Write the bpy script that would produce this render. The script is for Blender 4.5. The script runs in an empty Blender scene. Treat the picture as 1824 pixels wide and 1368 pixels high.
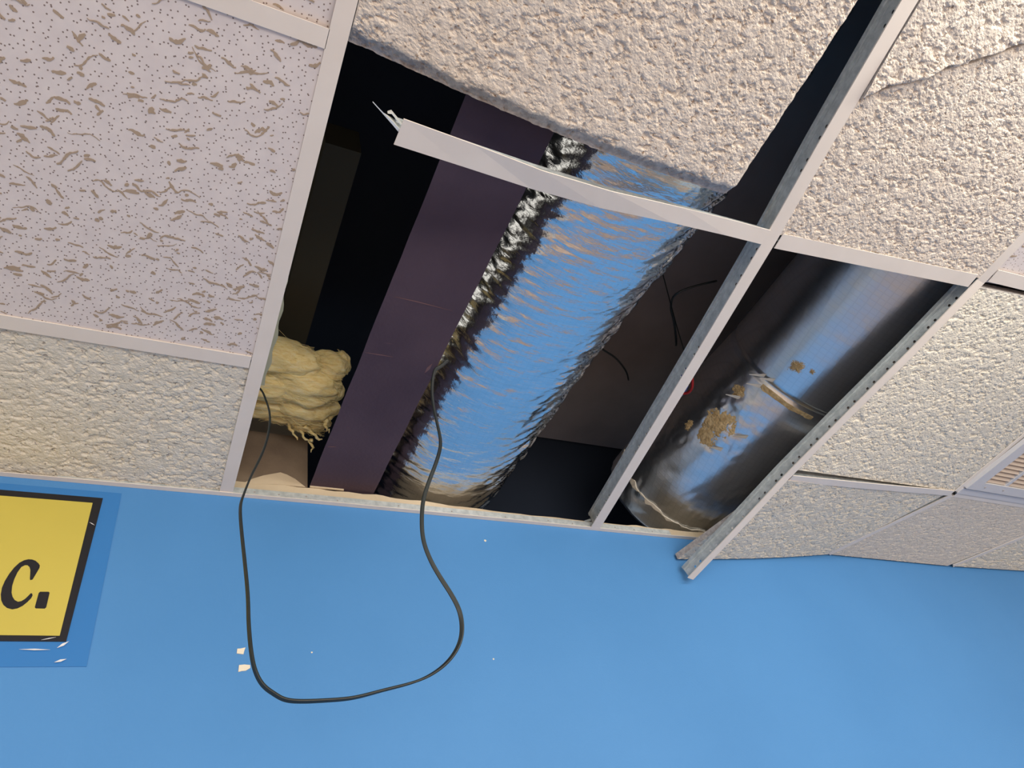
import bpy, math, random
import numpy as np
from mathutils import Vector, Matrix

random.seed(7)
S = 0.92            # metres per layout unit (1 unit = camera eye to ceiling plane)
CZ = 1.68           # camera height above the floor, metres
YW = 1.228          # wall plane (layout units)
FL = -CZ / S        # floor, layout units
scene = bpy.context.scene
COL = scene.collection

# ------------------------------------------------------------------ camera
cam_d = bpy.data.cameras.new('camera')
cam = bpy.data.objects.new('camera', cam_d)
COL.objects.link(cam)
X = Vector((0.89737945, 0.16045858, 0.41105129))
Y = Vector((-0.39055622, 0.72237534, 0.5706485))
Z = Vector((-0.20536787, -0.67262688, 0.71091288))
right = Vector((X[0], Y[0], Z[0])); down = Vector((X[1], Y[1], Z[1])); fwd = Vector((X[2], Y[2], Z[2]))
m = Matrix((right, -down, -fwd)).transposed().to_4x4()
m.translation = Vector((0, 0, CZ))
cam.matrix_world = m
cam_d.sensor_width = 36
cam_d.lens = 36 * 1245 / 1824
cam_d.clip_start = 0.02
scene.camera = cam

# ------------------------------------------------------------------ world, light, exposure
w = bpy.data.worlds.new('world'); scene.world = w; w.use_nodes = True
w.node_tree.nodes['Background'].inputs[0].default_value = (0.75, 0.87, 1.0, 1)
w.node_tree.nodes['Background'].inputs[1].default_value = 0.25
scene.view_settings.view_transform = 'Standard'
scene.view_settings.look = 'None'
scene.view_settings.exposure = 0.42
scene.view_settings.gamma = 1
scene.view_settings.use_curve_mapping = False

def area(name, loc, target, size, sy, power, color):
    d = bpy.data.lights.new(name, 'AREA'); d.shape = 'RECTANGLE'
    d.size = size; d.size_y = sy; d.energy = power; d.color = color
    o = bpy.data.objects.new(name, d); COL.objects.link(o)
    o.location = (loc[0]*S, loc[1]*S, CZ + loc[2]*S)
    t = Vector((target[0]*S, target[1]*S, CZ + target[2]*S))
    o.rotation_euler = (t - o.location).to_track_quat('-Z', 'Y').to_euler()
    return o
# low fill light added behind the camera to lift the ceiling, and the fluorescent lamps of the room
area('rear_fill_light', (0.4, -3.7, -1.10), (0.5, 0.2, 1.0), 4.4, 1.3, 92, (1.0, 0.955, 0.90))
area('ceiling_lamp_near', (1.35, -0.60, 0.86), (1.2, 0.40, 0.95), 1.1, 0.10, 7.5, (1.0, 0.98, 0.90))
area('ceiling_lamp_left', (-1.6, -1.4, 0.98), (-1.6, -1.4, -1), 1.1, 0.55, 48, (1.0, 0.97, 0.93))
area('ceiling_lamp_right', (3.3, -1.5, 0.98), (3.3, -1.5, -1), 1.1, 0.55, 48, (1.0, 0.97, 0.93))

area('void_fill_light', (-1.9, 0.55, 1.42), (0.6, 0.75, 1.3), 1.3, 0.6, 2.2, (1.0, 0.93, 0.82))  # added fill inside the void, brightens the duct's left flank; no real source

# ------------------------------------------------------------------ materials
MATS = {}
def mat(name, col=(0.8, 0.8, 0.8), rough=0.6, metal=0.0, spec=0.3):
    m_ = bpy.data.materials.new(name); m_.use_nodes = True
    b = m_.node_tree.nodes['Principled BSDF']
    b.inputs['Base Color'].default_value = (*col, 1)
    b.inputs['Roughness'].default_value = rough
    b.inputs['Metallic'].default_value = metal
    b.inputs['Specular IOR Level'].default_value = spec
    MATS[name] = m_
    return m_, m_.node_tree, b
def nd(t, typ, **k):
    n = t.nodes.new(typ)
    for a, v in k.items():
        if a.startswith('i_'):
            n.inputs[a[2:].replace('_', ' ')].default_value = v
        else:
            setattr(n, a, v)
    return n
def coords(t, scale=(1, 1, 1), rot=(0, 0, 0)):
    tc = nd(t, 'ShaderNodeTexCoord'); mp = nd(t, 'ShaderNodeMapping')
    mp.inputs['Scale'].default_value = scale; mp.inputs['Rotation'].default_value = rot
    t.links.new(tc.outputs['Object'], mp.inputs['Vector'])
    return mp.outputs['Vector']
def ramp(t, fac, stops):
    r = nd(t, 'ShaderNodeValToRGB')
    e = r.color_ramp.elements
    e[0].position, e[0].color = stops[0][0], (*stops[0][1], 1)
    e[1].position, e[1].color = stops[-1][0], (*stops[-1][1], 1)
    for p, c in stops[1:-1]:
        k = e.new(p); k.color = (*c, 1)
    t.links.new(fac, r.inputs['Fac'])
    return r.outputs['Color']
def noise(t, vec, scale, detail=4, rough=0.5, dist=0.0):
    n = nd(t, 'ShaderNodeTexNoise')
    n.inputs['Scale'].default_value = scale; n.inputs['Detail'].default_value = detail
    n.inputs['Roughness'].default_value = rough; n.inputs['Distortion'].default_value = dist
    t.links.new(vec, n.inputs['Vector'])
    return n.outputs['Fac']
def bump(t, b, h, strength=0.5, distance=0.002, prev=None):
    n = nd(t, 'ShaderNodeBump')
    n.inputs['Strength'].default_value = strength; n.inputs['Distance'].default_value = distance
    t.links.new(h, n.inputs['Height'])
    if prev is not None: t.links.new(prev, n.inputs['Normal'])
    t.links.new(n.outputs['Normal'], b.inputs['Normal'])
    return n.outputs['Normal']
def math_(t, op, a, b_=None, c=None):
    n = nd(t, 'ShaderNodeMath', operation=op)
    for i, v in enumerate((a, b_, c)):
        if v is None: continue
        if isinstance(v, (int, float)): n.inputs[i].default_value = v
        else: t.links.new(v, n.inputs[i])
    return n.outputs[0]
def mix(t, fac, a, b_):
    n = nd(t, 'ShaderNodeMix', data_type='RGBA')
    t.links.new(fac, n.inputs[0])
    for i, v in ((6, a), (7, b_)):
        if isinstance(v, tuple): n.inputs[i].default_value = (*v, 1)
        else: t.links.new(v, n.inputs[i])
    return n.outputs[2]

# painted blue wall
m_, t, b = mat('blue_paint', rough=0.55, spec=0.25)
v = coords(t)
c = ramp(t, noise(t, v, 2.2, 5), [(0.3, (0.076, 0.252, 0.560)), (0.7, (0.088, 0.278, 0.605))])
t.links.new(c, b.inputs['Base Color'])
n1 = bump(t, b, noise(t, v, 260, 3), 0.25, 0.0012)
bump(t, b, noise(t, v, 3.0, 2), 0.35, 0.012, n1)
# unpainted plaster / drywall end of the wall
m_, t, b = mat('bare_drywall', rough=0.8)
v = coords(t)
c = ramp(t, noise(t, v, 9, 6), [(0.3, (0.56, 0.45, 0.31)), (0.7, (0.72, 0.60, 0.43))])
t.links.new(c, b.inputs['Base Color']); bump(t, b, noise(t, v, 140, 4), 0.4, 0.002)
m_, t, b = mat('brown_board', rough=0.85)
v = coords(t)
c = ramp(t, noise(t, v, 14, 6), [(0.3, (0.17, 0.125, 0.09)), (0.7, (0.24, 0.18, 0.125))])
t.links.new(c, b.inputs['Base Color']); bump(t, b, noise(t, v, 160, 4), 0.4, 0.002)
m_, t, b = mat('grey_board', (0.36, 0.33, 0.28), rough=0.85)
# coarse sand-textured ceiling tile (relief is in the mesh)
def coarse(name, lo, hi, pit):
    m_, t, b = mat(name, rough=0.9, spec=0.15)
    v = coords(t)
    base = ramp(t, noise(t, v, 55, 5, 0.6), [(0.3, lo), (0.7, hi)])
    pit_shade = ramp(t, noise(t, v, 170, 2, 0.5), [(0.28, (1, 1, 1)), (0.36, (0, 0, 0))])  # brown specks in the colour imitate shade in the pits
    t.links.new(mix(t, pit_shade, base, pit), b.inputs['Base Color'])
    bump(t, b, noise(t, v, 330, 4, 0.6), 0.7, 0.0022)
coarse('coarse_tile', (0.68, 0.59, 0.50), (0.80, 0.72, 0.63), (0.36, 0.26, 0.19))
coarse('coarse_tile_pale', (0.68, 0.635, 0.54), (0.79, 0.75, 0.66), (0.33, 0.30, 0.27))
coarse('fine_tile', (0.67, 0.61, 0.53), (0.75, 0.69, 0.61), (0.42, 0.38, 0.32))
m_, t, b = mat('tile_core', rough=0.95, spec=0.1)
v = coords(t)
t.links.new(ramp(t, noise(t, v, 120, 4), [(0.3, (0.33, 0.30, 0.29)), (0.7, (0.55, 0.51, 0.48))]), b.inputs['Base Color'])
bump(t, b, noise(t, v, 260, 4), 0.8, 0.002)
# fissured tile: pinholes and short worm-like fissures
m_, t, b = mat('fissured_tile', rough=0.85, spec=0.15)
v = coords(t)
base = ramp(t, noise(t, v, 40, 3), [(0.3, (0.72, 0.655, 0.64)), (0.7, (0.78, 0.715, 0.69))])
vp = nd(t, 'ShaderNodeTexVoronoi', feature='F1'); vp.inputs['Scale'].default_value = 118
vp.voronoi_dimensions = '2D'
t.links.new(v, vp.inputs['Vector'])
pin = math_(t, 'LESS_THAN', vp.outputs['Distance'], 0.115)
c2 = mix(t, pin, base, (0.27, 0.21, 0.19))
t.links.new(c2, b.inputs['Base Color'])
hh = math_(t, 'SUBTRACT', 1.0, pin)
bump(t, b, hh, 0.6, 0.002)
mat('fissure_brown', (0.44, 0.34, 0.25), 0.95, 0, 0.1)
# grid metals
m_, t, b = mat('white_enamel', rough=0.42, spec=0.4)
v = coords(t)
t.links.new(ramp(t, noise(t, v, 12, 4), [(0.3, (0.78, 0.71, 0.64)), (0.7, (0.83, 0.76, 0.69))]), b.inputs['Base Color'])
m_, t, b = mat('galvanised', rough=0.5, metal=0.2, spec=0.5)
v = coords(t)
t.links.new(ramp(t, noise(t, v, 70, 5, 0.6), [(0.35, (0.42, 0.46, 0.47)), (0.65, (0.60, 0.64, 0.64))]), b.inputs['Base Color'])
bump(t, b, noise(t, v, 240, 3), 0.25, 0.001)
mat('bright_clip', (0.92, 0.94, 0.90), 0.3, 0.35)
m_, t, b = mat('vent_white', (0.66, 0.65, 0.66), 0.45)
m_, t, b = mat('vent_slat', (0.62, 0.53, 0.45), 0.5)
mat('vent_dark', (0.10, 0.09, 0.08), 0.9)
# joists and the void above the ceiling
m_, t, b = mat('joist_paint', rough=0.75, spec=0.2)
v = coords(t)
base = ramp(t, noise(t, v, 6, 5), [(0.3, (0.066, 0.045, 0.064)), (0.7, (0.088, 0.060, 0.080))])
scr = noise(t, coords(t, (6, 120, 6), (0, 0, 0.22)), 1.0, 3, 0.6)
scf = ramp(t, scr, [(0.725, (0, 0, 0)), (0.75, (1, 1, 1))])
msk = ramp(t, noise(t, v, 5, 2), [(0.50, (0, 0, 0)), (0.60, (0.55, 0.55, 0.55))])
f2 = math_(t, 'MULTIPLY', scf, msk)
t.links.new(mix(t, f2, base, (0.26, 0.13, 0.11)), b.inputs['Base Color'])
bump(t, b, noise(t, v, 150, 5), 0.5, 0.0015)
mat('scratch_pink', (0.17, 0.095, 0.10), 0.8)
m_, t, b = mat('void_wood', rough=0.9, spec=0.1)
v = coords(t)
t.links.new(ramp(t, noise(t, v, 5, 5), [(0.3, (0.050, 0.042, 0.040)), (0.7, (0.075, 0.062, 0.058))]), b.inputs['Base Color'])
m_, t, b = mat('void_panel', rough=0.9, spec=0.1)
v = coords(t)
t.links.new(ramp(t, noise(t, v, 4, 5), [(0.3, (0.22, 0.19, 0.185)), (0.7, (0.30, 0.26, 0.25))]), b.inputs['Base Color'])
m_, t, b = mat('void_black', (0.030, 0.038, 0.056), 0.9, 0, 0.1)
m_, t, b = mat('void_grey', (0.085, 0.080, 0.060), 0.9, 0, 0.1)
# foil jackets
def foil(name, rough, bs, crinkle, stretch):
    m_, t, b = mat(name, (0.80, 0.82, 0.84), rough, 1.0, 0.5)
    v = coords(t)
    vs = coords(t, stretch)
    # printed scrim grid: thin raised threads
    wv = []
    for ax in ('X', 'Y'):
        wn = nd(t, 'ShaderNodeTexWave', wave_type='BANDS', bands_direction=ax)
        wn.inputs['Scale'].default_value = 26; wn.inputs['Distortion'].default_value = 0.6
        wn.inputs['Detail'].default_value = 1
        t.links.new(v, wn.inputs['Vector'])
        wv.append(math_(t, 'POWER', wn.outputs['Fac'], 10.0))
    scrim = math_(t, 'MAXIMUM', wv[0], wv[1])
    c = ramp(t, scrim, [(0.3, (0.80, 0.83, 0.86)), (1.0, (0.75, 0.78, 0.81))])
    t.links.new(c, b.inputs['Base Color'])
    n0 = bump(t, b, scrim, 0.10, 0.0005)
    vo = nd(t, 'ShaderNodeTexVoronoi', feature='F1'); vo.inputs['Scale'].default_value = crinkle
    t.links.new(vs, vo.inputs['Vector'])
    n1 = bump(t, b, vo.outputs['Distance'], bs, 0.003, n0)
    bump(t, b, noise(t, vs, crinkle * 2.1, 4, 0.6), bs, 0.003, n1)
foil('crinkled_foil', 0.18, 0.48, 22, (1.0, 3.2, 1.0))
foil('smooth_foil', 0.29, 0.10, 30, (1.0, 1.0, 1.0))
mat('foil_tape', (0.72, 0.66, 0.56), 0.55, 0.25)
m_, t, b = mat('fiberglass', rough=1.0, spec=0.05)
v = coords(t, (3, 11, 11), (0, 0, 0.25))
t.links.new(ramp(t, noise(t, v, 14, 7, 0.7, 0.6), [(0.28, (0.74, 0.53, 0.19)), (0.5, (0.92, 0.75, 0.36)), (0.75, (0.97, 0.88, 0.60))]), b.inputs['Base Color'])
bump(t, b, noise(t, v, 32, 7, 0.7, 0.8), 0.6, 0.004)
b.inputs['Subsurface Weight'].default_value = 0.25
b.inputs['Subsurface Radius'].default_value = (0.02, 0.014, 0.006)
m_, t, b = mat('fiberglass_dirty', rough=1.0, spec=0.05)
v = coords(t)
t.links.new(ramp(t, noise(t, v, 60, 6), [(0.3, (0.36, 0.25, 0.12)), (0.7, (0.60, 0.46, 0.26))]), b.inputs['Base Color'])
bump(t, b, noise(t, v, 160, 6), 0.8, 0.004)
m_, t, b = mat('paper_backing', (0.56, 0.55, 0.38), 0.8)
# small stuff
mat('cord_rubber', (0.018, 0.024, 0.024), 0.38, 0, 0.5)
mat('red_plastic', (0.35, 0.02, 0.02), 0.4)
mat('blue_plastic', (0.03, 0.06, 0.25), 0.4)
m_, t, b = mat('sign_yellow', rough=0.30, spec=0.5)
v = coords(t)
t.links.new(ramp(t, noise(t, v, 3, 3), [(0.3, (0.56, 0.47, 0.085)), (0.7, (0.62, 0.52, 0.10))]), b.inputs['Base Color'])
mat('sign_black', (0.012, 0.012, 0.016), 0.35, 0, 0.5)
mat('blue_film', (0.040, 0.205, 0.540), 0.22, 0, 0.5)
mat('tape_glint', (0.78, 0.80, 0.82), 0.2, 0.0, 0.8)
mat('cream_paper', (0.80, 0.74, 0.60), 0.8)
m_, t, b = mat('room_paint', (0.58, 0.53, 0.46), 0.8)
m_, t, b = mat('floor_tile', rough=0.4)
v = coords(t)
ck = nd(t, 'ShaderNodeTexBrick'); ck.inputs['Scale'].default_value = 1.6
ck.inputs['Color1'].default_value = (0.42, 0.30, 0.22, 1); ck.inputs['Color2'].default_value = (0.48, 0.35, 0.27, 1)
ck.inputs['Mortar'].default_value = (0.18, 0.13, 0.10, 1)
t.links.new(v, ck.inputs['Vector']); t.links.new(ck.outputs['Color'], b.inputs['Base Color'])

# ------------------------------------------------------------------ mesh helpers (layout units in, metres out)
def tagp(o, label=None, cat=None, group=None, kind=None):
    if label: o['label'] = label
    if cat: o['category'] = cat
    if group: o['group'] = group
    if kind: o['kind'] = kind
    return o
class MB:
    def __init__(s): s.v = []; s.f = []
    def add(s, vs, fs):
        k = len(s.v); s.v += [tuple(p) for p in vs]; s.f += [tuple(i + k for i in f) for f in fs]; return s
    def box(s, x0, x1, y0, y1, z0, z1):
        return s.hexa([(x0,y0,z0),(x1,y0,z0),(x1,y1,z0),(x0,y1,z0)], [(x0,y0,z1),(x1,y0,z1),(x1,y1,z1),(x0,y1,z1)])
    def hexa(s, lo, hi):
        return s.add(list(lo) + list(hi), [(3,2,1,0),(4,5,6,7),(0,1,5,4),(1,2,6,5),(2,3,7,6),(3,0,4,7)])
    def sweep(s, frames, caps=True):
        """frames: list of equal-length point loops"""
        n = len(frames[0]); vs = [p for fr in frames for p in fr]; fs = []
        for i in range(len(frames) - 1):
            for j in range(n):
                a = i*n + j; b2 = i*n + (j+1) % n
                fs.append((a, b2, b2 + n, a + n))
        if caps: fs += [tuple(range(n))[::-1], tuple((len(frames)-1)*n + j for j in range(n))]
        return s.add(vs, fs)
    def tube(s, pts, r, seg=8):
        fr = []
        P = [Vector(p) for p in pts]; up = None
        for i, p in enumerate(P):
            d = (P[min(i+1, len(P)-1)] - P[max(i-1, 0)]).normalized()
            if up is None: up = d.orthogonal().normalized()
            up = (up - d * up.dot(d)).normalized(); sd = d.cross(up)
            rr = r[i] if isinstance(r, (list, tuple)) else r
            fr.append([p + (up*math.cos(a) + sd*math.sin(a))*rr for a in [2*math.pi*k/seg for k in range(seg)]])
        return s.sweep(fr)
    def extrude(s, poly, y0, y1):
        """poly of (x, z) on the wall plane, given depth y0..y1"""
        return s.sweep([[(x, y0, z) for x, z in poly], [(x, y1, z) for x, z in poly]])
    def build(s, name, material, parent=None, smooth=False, **tags):
        return mesh_obj(name, np.array(s.v, float), s.f, material, parent, smooth, **tags)
def mesh_obj(name, V, F, material, parent=None, smooth=False, **tags):
    V = np.asarray(V, float) * S; V[:, 2] += CZ
    lo, hi = V.min(0), V.max(0)
    org = np.array([(lo[0]+hi[0])/2, (lo[1]+hi[1])/2, lo[2]])
    me = bpy.data.meshes.new(name)
    me.from_pydata((V - org).tolist() if not isinstance(F, np.ndarray) else (V - org).tolist(), [], F if not isinstance(F, np.ndarray) else F.tolist())
    mats = material if isinstance(material, (list, tuple)) else [material]
    for q in mats: me.materials.append(MATS[q])
    if smooth: me.polygons.foreach_set('use_smooth', [True]*len(me.polygons))
    me.validate(); me.update()
    o = bpy.data.objects.new(name, me); COL.objects.link(o)
    p = Vector(org)
    if parent is not None:
        o.parent = parent; p = p - wloc(parent)
    o.location = p
    return tagp(o, **tags)
def wloc(o):
    return o.location + (wloc(o.parent) if o.parent else Vector((0, 0, 0)))
def thing(name, loc, label, cat, group=None):
    o = bpy.data.objects.new(name, None); COL.objects.link(o); o.empty_display_size = 0.05
    o.location = (loc[0]*S, loc[1]*S, CZ + loc[2]*S)
    return tagp(o, label, cat, group)

# value noise
RNG = np.random.RandomState(11)
TAB = RNG.rand(256, 256)
def vn(x, y, o=0):
    x = x + o*17.31; y = y + o*9.77
    xi = np.floor(x).astype(int); yi = np.floor(y).astype(int)
    fx = x - xi; fy = y - yi
    fx = fx*fx*(3-2*fx); fy = fy*fy*(3-2*fy)
    g = lambda a, c: TAB[a & 255, c & 255]
    return (g(xi, yi)*(1-fx)*(1-fy) + g(xi+1, yi)*fx*(1-fy) + g(xi, yi+1)*(1-fx)*fy + g(xi+1, yi+1)*fx*fy)
def fbm(x, y, oct=3, o=0):
    s_ = 0; a = 1; tot = 0
    for k in range(oct):
        s_ = s_ + a*vn(x*2**k, y*2**k, o+k*3); tot += a; a *= 0.55
    return s_ / tot
def smoothstep(a, b_, x):
    q = np.clip((x-a)/(b_-a), 0, 1); return q*q*(3-2*q)

# ------------------------------------------------------------------ structure
def struct(name, mb, material, parent=None):
    return mb.build(name, material, parent, kind='structure')
struct('floor', MB().box(-3.2, 4.8, -4.0, YW + 0.13, FL - 0.1, FL), 'floor_tile')
wall = struct('wall_back', MB().box(-3.2, 4.8, YW, YW + 0.13, FL, 1.0), 'blue_paint')
struct('wall_front', MB().box(-3.2, 4.8, -4.1, -4.0, FL, 1.0), 'room_paint')
struct('wall_left', MB().box(-3.3, -3.2, -4.0, YW, FL, 1.0), 'room_paint')
struct('wall_right', MB().box(4.8, 4.9, -4.0, YW, FL, 1.0), 'room_paint')
# raw end of the wall above the paint, with the ragged torn paper edge
mb = MB()
xs = np.linspace(-3.2, 4.8, 500)
lo = [(x, YW, 1.0) for x in xs]; hi = [(x, YW, float(np.interp(x, [.40, .75, 1.3], [1.040, 1.024, 1.018])) + 0.005*(vn(np.array([x*28.]), np.array([1.]))[0]-0.5)) for x in xs]
bk = [(x, YW+0.13, 1.040) for x in xs]; bl = [(x, YW+0.13, 1.0) for x in xs]
mb.sweep([[a, b_, c, d] for a, b_, c, d in zip(lo, hi, bk, bl)])
mb.build('wall_cap', 'bare_drywall', wall, label='raw cream plaster strip on top of the blue wall')
# the void above the suspended ceiling
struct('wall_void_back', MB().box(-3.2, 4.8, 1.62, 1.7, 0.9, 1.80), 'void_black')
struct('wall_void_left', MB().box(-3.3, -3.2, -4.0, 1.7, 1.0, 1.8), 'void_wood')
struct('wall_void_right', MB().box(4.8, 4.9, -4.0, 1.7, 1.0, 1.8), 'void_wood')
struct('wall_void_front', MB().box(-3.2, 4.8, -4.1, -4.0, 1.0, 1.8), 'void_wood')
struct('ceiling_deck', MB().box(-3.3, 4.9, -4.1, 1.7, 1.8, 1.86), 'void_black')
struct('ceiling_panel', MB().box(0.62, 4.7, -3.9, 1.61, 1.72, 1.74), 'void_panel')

# suspended ceiling: outer field (outside the photograph) with the bays built one by one
ceil = struct('ceiling', MB().box(-3.2, -1.26, -4.0, YW, 1.0, 1.02).box(3.09, 4.8, -4.0, YW, 1.0, 1.02)
              .box(-1.26, 3.09, -4.0, -0.40, 1.0, 1.02), 'fine_tile')

def tile(name, c, n, amp, cell, material, parent, seed=0, warp=None, th=0.020, ragged=0.0, cracks=None, bevel=False, **tags):
    """c: four bottom corners in order (x0y0, x1y0, x1y1, x0y1). Bottom face carries real relief."""
    c = [np.array(p, float) for p in c]
    ex = np.linalg.norm(c[1]-c[0]); ey = np.linalg.norm(c[3]-c[0])
    nu = n; nv = max(2, int(n*ey/ex))
    u, v_ = np.meshgrid(np.linspace(0, 1, nu+1), np.linspace(0, 1, nv+1), indexing='ij')
    P = (c[0][None, None]*((1-u)*(1-v_))[..., None] + c[1]*(u*(1-v_))[..., None]
         + c[2]*(u*v_)[..., None] + c[3]*((1-u)*v_)[..., None])
    top = P.copy(); top[..., 2] += th
    if amp:
        a = u*ex/cell; d = v_*ey/cell
        wx = fbm(a*0.5, d*0.5, 2, seed+5)*0.9; wy = fbm(a*0.5, d*0.5, 2, seed+9)*0.9
        h = fbm(a*0.75+wx, d+wy, 4, seed)
        pit = np.clip((0.46-h)/0.22, 0, 1)
        g2 = fbm(a*2.1, d*2.6, 2, seed+7)
        big = fbm(a*0.12, d*0.2, 2, seed+2)
        hgt = amp*(pit*1.3 + 0.9*(1-h) + 0.55*g2 + 0.5*(big-0.5) - 0.7)
        e = np.minimum(np.minimum(u, 1-u), np.minimum(v_, 1-v_))
        P[..., 2] += hgt*smoothstep(0, 0.006, e)
    if ragged:
        e = ragged
        jv = (fbm(u*60, v_*0+seed, 3, 3)-0.5)*e*smoothstep(0.97, 1.0, v_)
        ju = (fbm(v_*60, u*0+seed, 3, 4)-0.5)*e*smoothstep(0.97, 1.0, u)
        P[..., 1] += jv; P[..., 0] += ju; top[..., 1] += jv*0.7 ; top[..., 0] += ju*0.7
    if cracks is not None: P[..., 2] += cracks(u, v_)
    if bevel:
        e2 = .955 + .02*fbm(u*40, v_*0+5, 3, 31)
        P[..., 2] += .012*smoothstep(0, 1, (v_-e2)/(1-e2)) + .006*smoothstep(.985, 1.0, u)
    if warp is not None:
        dx, dy, dz = warp(u, v_)
        for A in (P, top):
            A[..., 0] += dx; A[..., 1] += dy; A[..., 2] += dz
    idx = np.arange((nu+1)*(nv+1)).reshape(nu+1, nv+1)
    F = np.stack([idx[:-1, :-1], idx[:-1, 1:], idx[1:, 1:], idx[1:, :-1]], -1).reshape(-1, 4).tolist()
    V = P.reshape(-1, 3)
    # perimeter and top
    per = [(i, 0) for i in range(nu)] + [(nu, j) for j in range(nv)] + [(i, nv) for i in range(nu, 0, -1)] + [(0, j) for j in range(nv, 0, -1)]
    base = len(V); tv = np.array([top[i, j] for i, j in per]); V = np.vstack([V, tv])
    k = len(per); side = []
    for q in range(k):
        i, j = per[q]; i2, j2 = per[(q+1) % k]
        side.append((int(idx[i, j]), int(idx[i2, j2]), base+(q+1) % k, base+q))
    nb = len(F); F += side; F.append(tuple(range(base, base+k)))
    o = mesh_obj(name, V, F, [material, 'tile_core'], parent, False, **tags)
    mi = np.zeros(len(F), dtype=np.int32); mi[nb:] = 1
    if bevel: mi[:nb] = (((v_-e2) > .008)[:-1, :-1]).reshape(-1).astype(np.int32)
    if len(o.data.polygons) == len(F): o.data.polygons.foreach_set('material_index', mi)
    return o

def fissures(tile_o, c, count, seed):
    """short wandering worm-like fissures scattered over a smooth tile"""
    rnd = random.Random(seed); c = [np.array(p, float) for p in c]; mb = MB()
    for _ in range(count):
        u, v_ = rnd.uniform(.01, .985), rnd.uniform(.012, .985)
        p0 = c[0]*(1-u)*(1-v_) + c[1]*u*(1-v_) + c[2]*u*v_ + c[3]*(1-u)*v_
        k = rnd.random(); L_ = rnd.uniform(.004, .010) if k < .38 else rnd.uniform(.010, .022) if k < .84 else rnd.uniform(.022, .042)
        lift = .0002 + .0006*rnd.random(); w_ = rnd.uniform(.0012, .0027) if L_ < .022 else rnd.uniform(.0009, .0018)
        ang = rnd.gauss(-.08, .42); n_ = max(3, int(L_/.0026)); st = L_/n_
        x, y_ = p0[0], p0[1]; up_, dn = [], []
        for q in range(n_+1):
            ww = w_*(.35 + .65*math.sin(math.pi*min(1, max(0, (q+.5)/(n_+1)))))*rnd.uniform(.6, 1.35)
            nx_, ny_ = -math.sin(ang), math.cos(ang)
            up_.append((x+nx_*ww, y_+ny_*ww, p0[2]-lift)); dn.append((x-nx_*ww, y_-ny_*ww, p0[2]-lift))
            ang += rnd.gauss(0, .34); ang = max(-1.1, min(1.0, ang*.93)); x += st*math.cos(ang); y_ += st*math.sin(ang)
        m2 = len(up_)
        mb.add(up_+dn, [(q, q+1, m2+q+1, m2+q) for q in range(m2-1)])
    mb.build('fissures', 'fissure_brown', tile_o, kind='stuff')
XA = 0.0995          # centre line of the left main tee
R2, R1 = 0.289, 0.857
zt = 1.001
# left of the left main tee
cs = [(XA-.664, R2+.004, zt), (XA-.004, R2+.004, zt), (XA-.004, R1-.004, zt), (XA-.664, R1-.004, zt)]
ft = tile('ceiling_tile', cs, 8, 0, 1, 'fissured_tile', ceil, label='smooth lay-in tile with pinholes and worm-like fissures')
fissures(ft, cs, 620, 51)
cs = [(XA-.664, R2-.66, zt), (XA-.004, R2-.66, zt), (XA-.004, R2-.004, zt+.004), (XA-.664, R2-.004, zt+.004)]
ft = tile('ceiling_tile', cs, 8, 0, 1, 'fissured_tile', ceil, 3, label='smooth lay-in tile with pinholes and worm-like fissures')
fissures(ft, cs, 620, 52)
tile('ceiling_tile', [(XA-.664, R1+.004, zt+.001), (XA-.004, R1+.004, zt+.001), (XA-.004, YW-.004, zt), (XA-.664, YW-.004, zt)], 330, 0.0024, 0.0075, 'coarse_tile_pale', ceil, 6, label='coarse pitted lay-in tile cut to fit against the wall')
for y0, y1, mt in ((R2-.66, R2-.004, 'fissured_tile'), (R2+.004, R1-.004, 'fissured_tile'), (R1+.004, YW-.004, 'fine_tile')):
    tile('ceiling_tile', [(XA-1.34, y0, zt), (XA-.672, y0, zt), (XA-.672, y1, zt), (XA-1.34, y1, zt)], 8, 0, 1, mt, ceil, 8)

# ---- sagging geometry on the right: shared nodes
C2 = np.array((1.4735, 0.302, 1.0)); C0 = np.array((1.462, -0.40, 1.0))
C1 = np.array((1.330, 0.872, 0.915)); CE = np.array((1.228, 1.205, 0.844))
E2 = np.array((2.095, 0.235, 0.985)); E1 = np.array((2.040, 0.888, 0.966)); EE = np.array((1.838, 1.219, 0.972))
F2 = np.array((2.78, 0.22, 0.985)); F1 = np.array((2.70, 0.895, 0.968)); FE = np.array((2.425, 1.219, 0.966))
G1 = np.array((3.08, 0.90, 0.975)); GE = np.array((3.06, 1.22, 0.975)); G2 = np.array((3.08, 0.2, 0.99))
up = np.array((0, 0, 0.0025))
B0 = np.array((0.845, -0.40, 1.0)); B2 = np.array((0.918, 0.357, 1.0)); BE = np.array((1.000, 1.222, 0.991))

def crk(u, v_):
    line = 0.50 + 0.10*u + 0.06*(fbm(u*9, u*0+2, 3, 1)-0.5)*2 - 0.02
    line = 0.665 - 0.56*u + 0.04*(fbm(u*8, u*0+3., 3, 2)-0.5)
    d = v_ - line
    up_ = np.where(d < 0, 1.0, 0.0)
    groove = 0.010*np.exp(-(d/0.004)**2) * np.where(fbm(u*14, u*0, 2, 8) > 0.33, 1, 0.3)
    lip = -0.007*np.exp(-np.clip(-d, 0, 1)/0.10)*up_
    rough_ = 0.006*(fbm(u*30, v_*30, 3, 4)-0.5)*up_*np.exp(-np.clip(-d, 0, 1)/0.35)
    return groove + lip + rough_
tile('ceiling_tile', [B0+(.006, 0, .001), C0+(-.006, 0, .001), C2+(-.006, -.006, .001), B2+(.004, -.012, .001)], 400, 0.0021, 0.0070, 'coarse_tile', ceil, 20, cracks=crk, label='coarse lay-in tile with a crack running across it and a rough bulging end')
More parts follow.
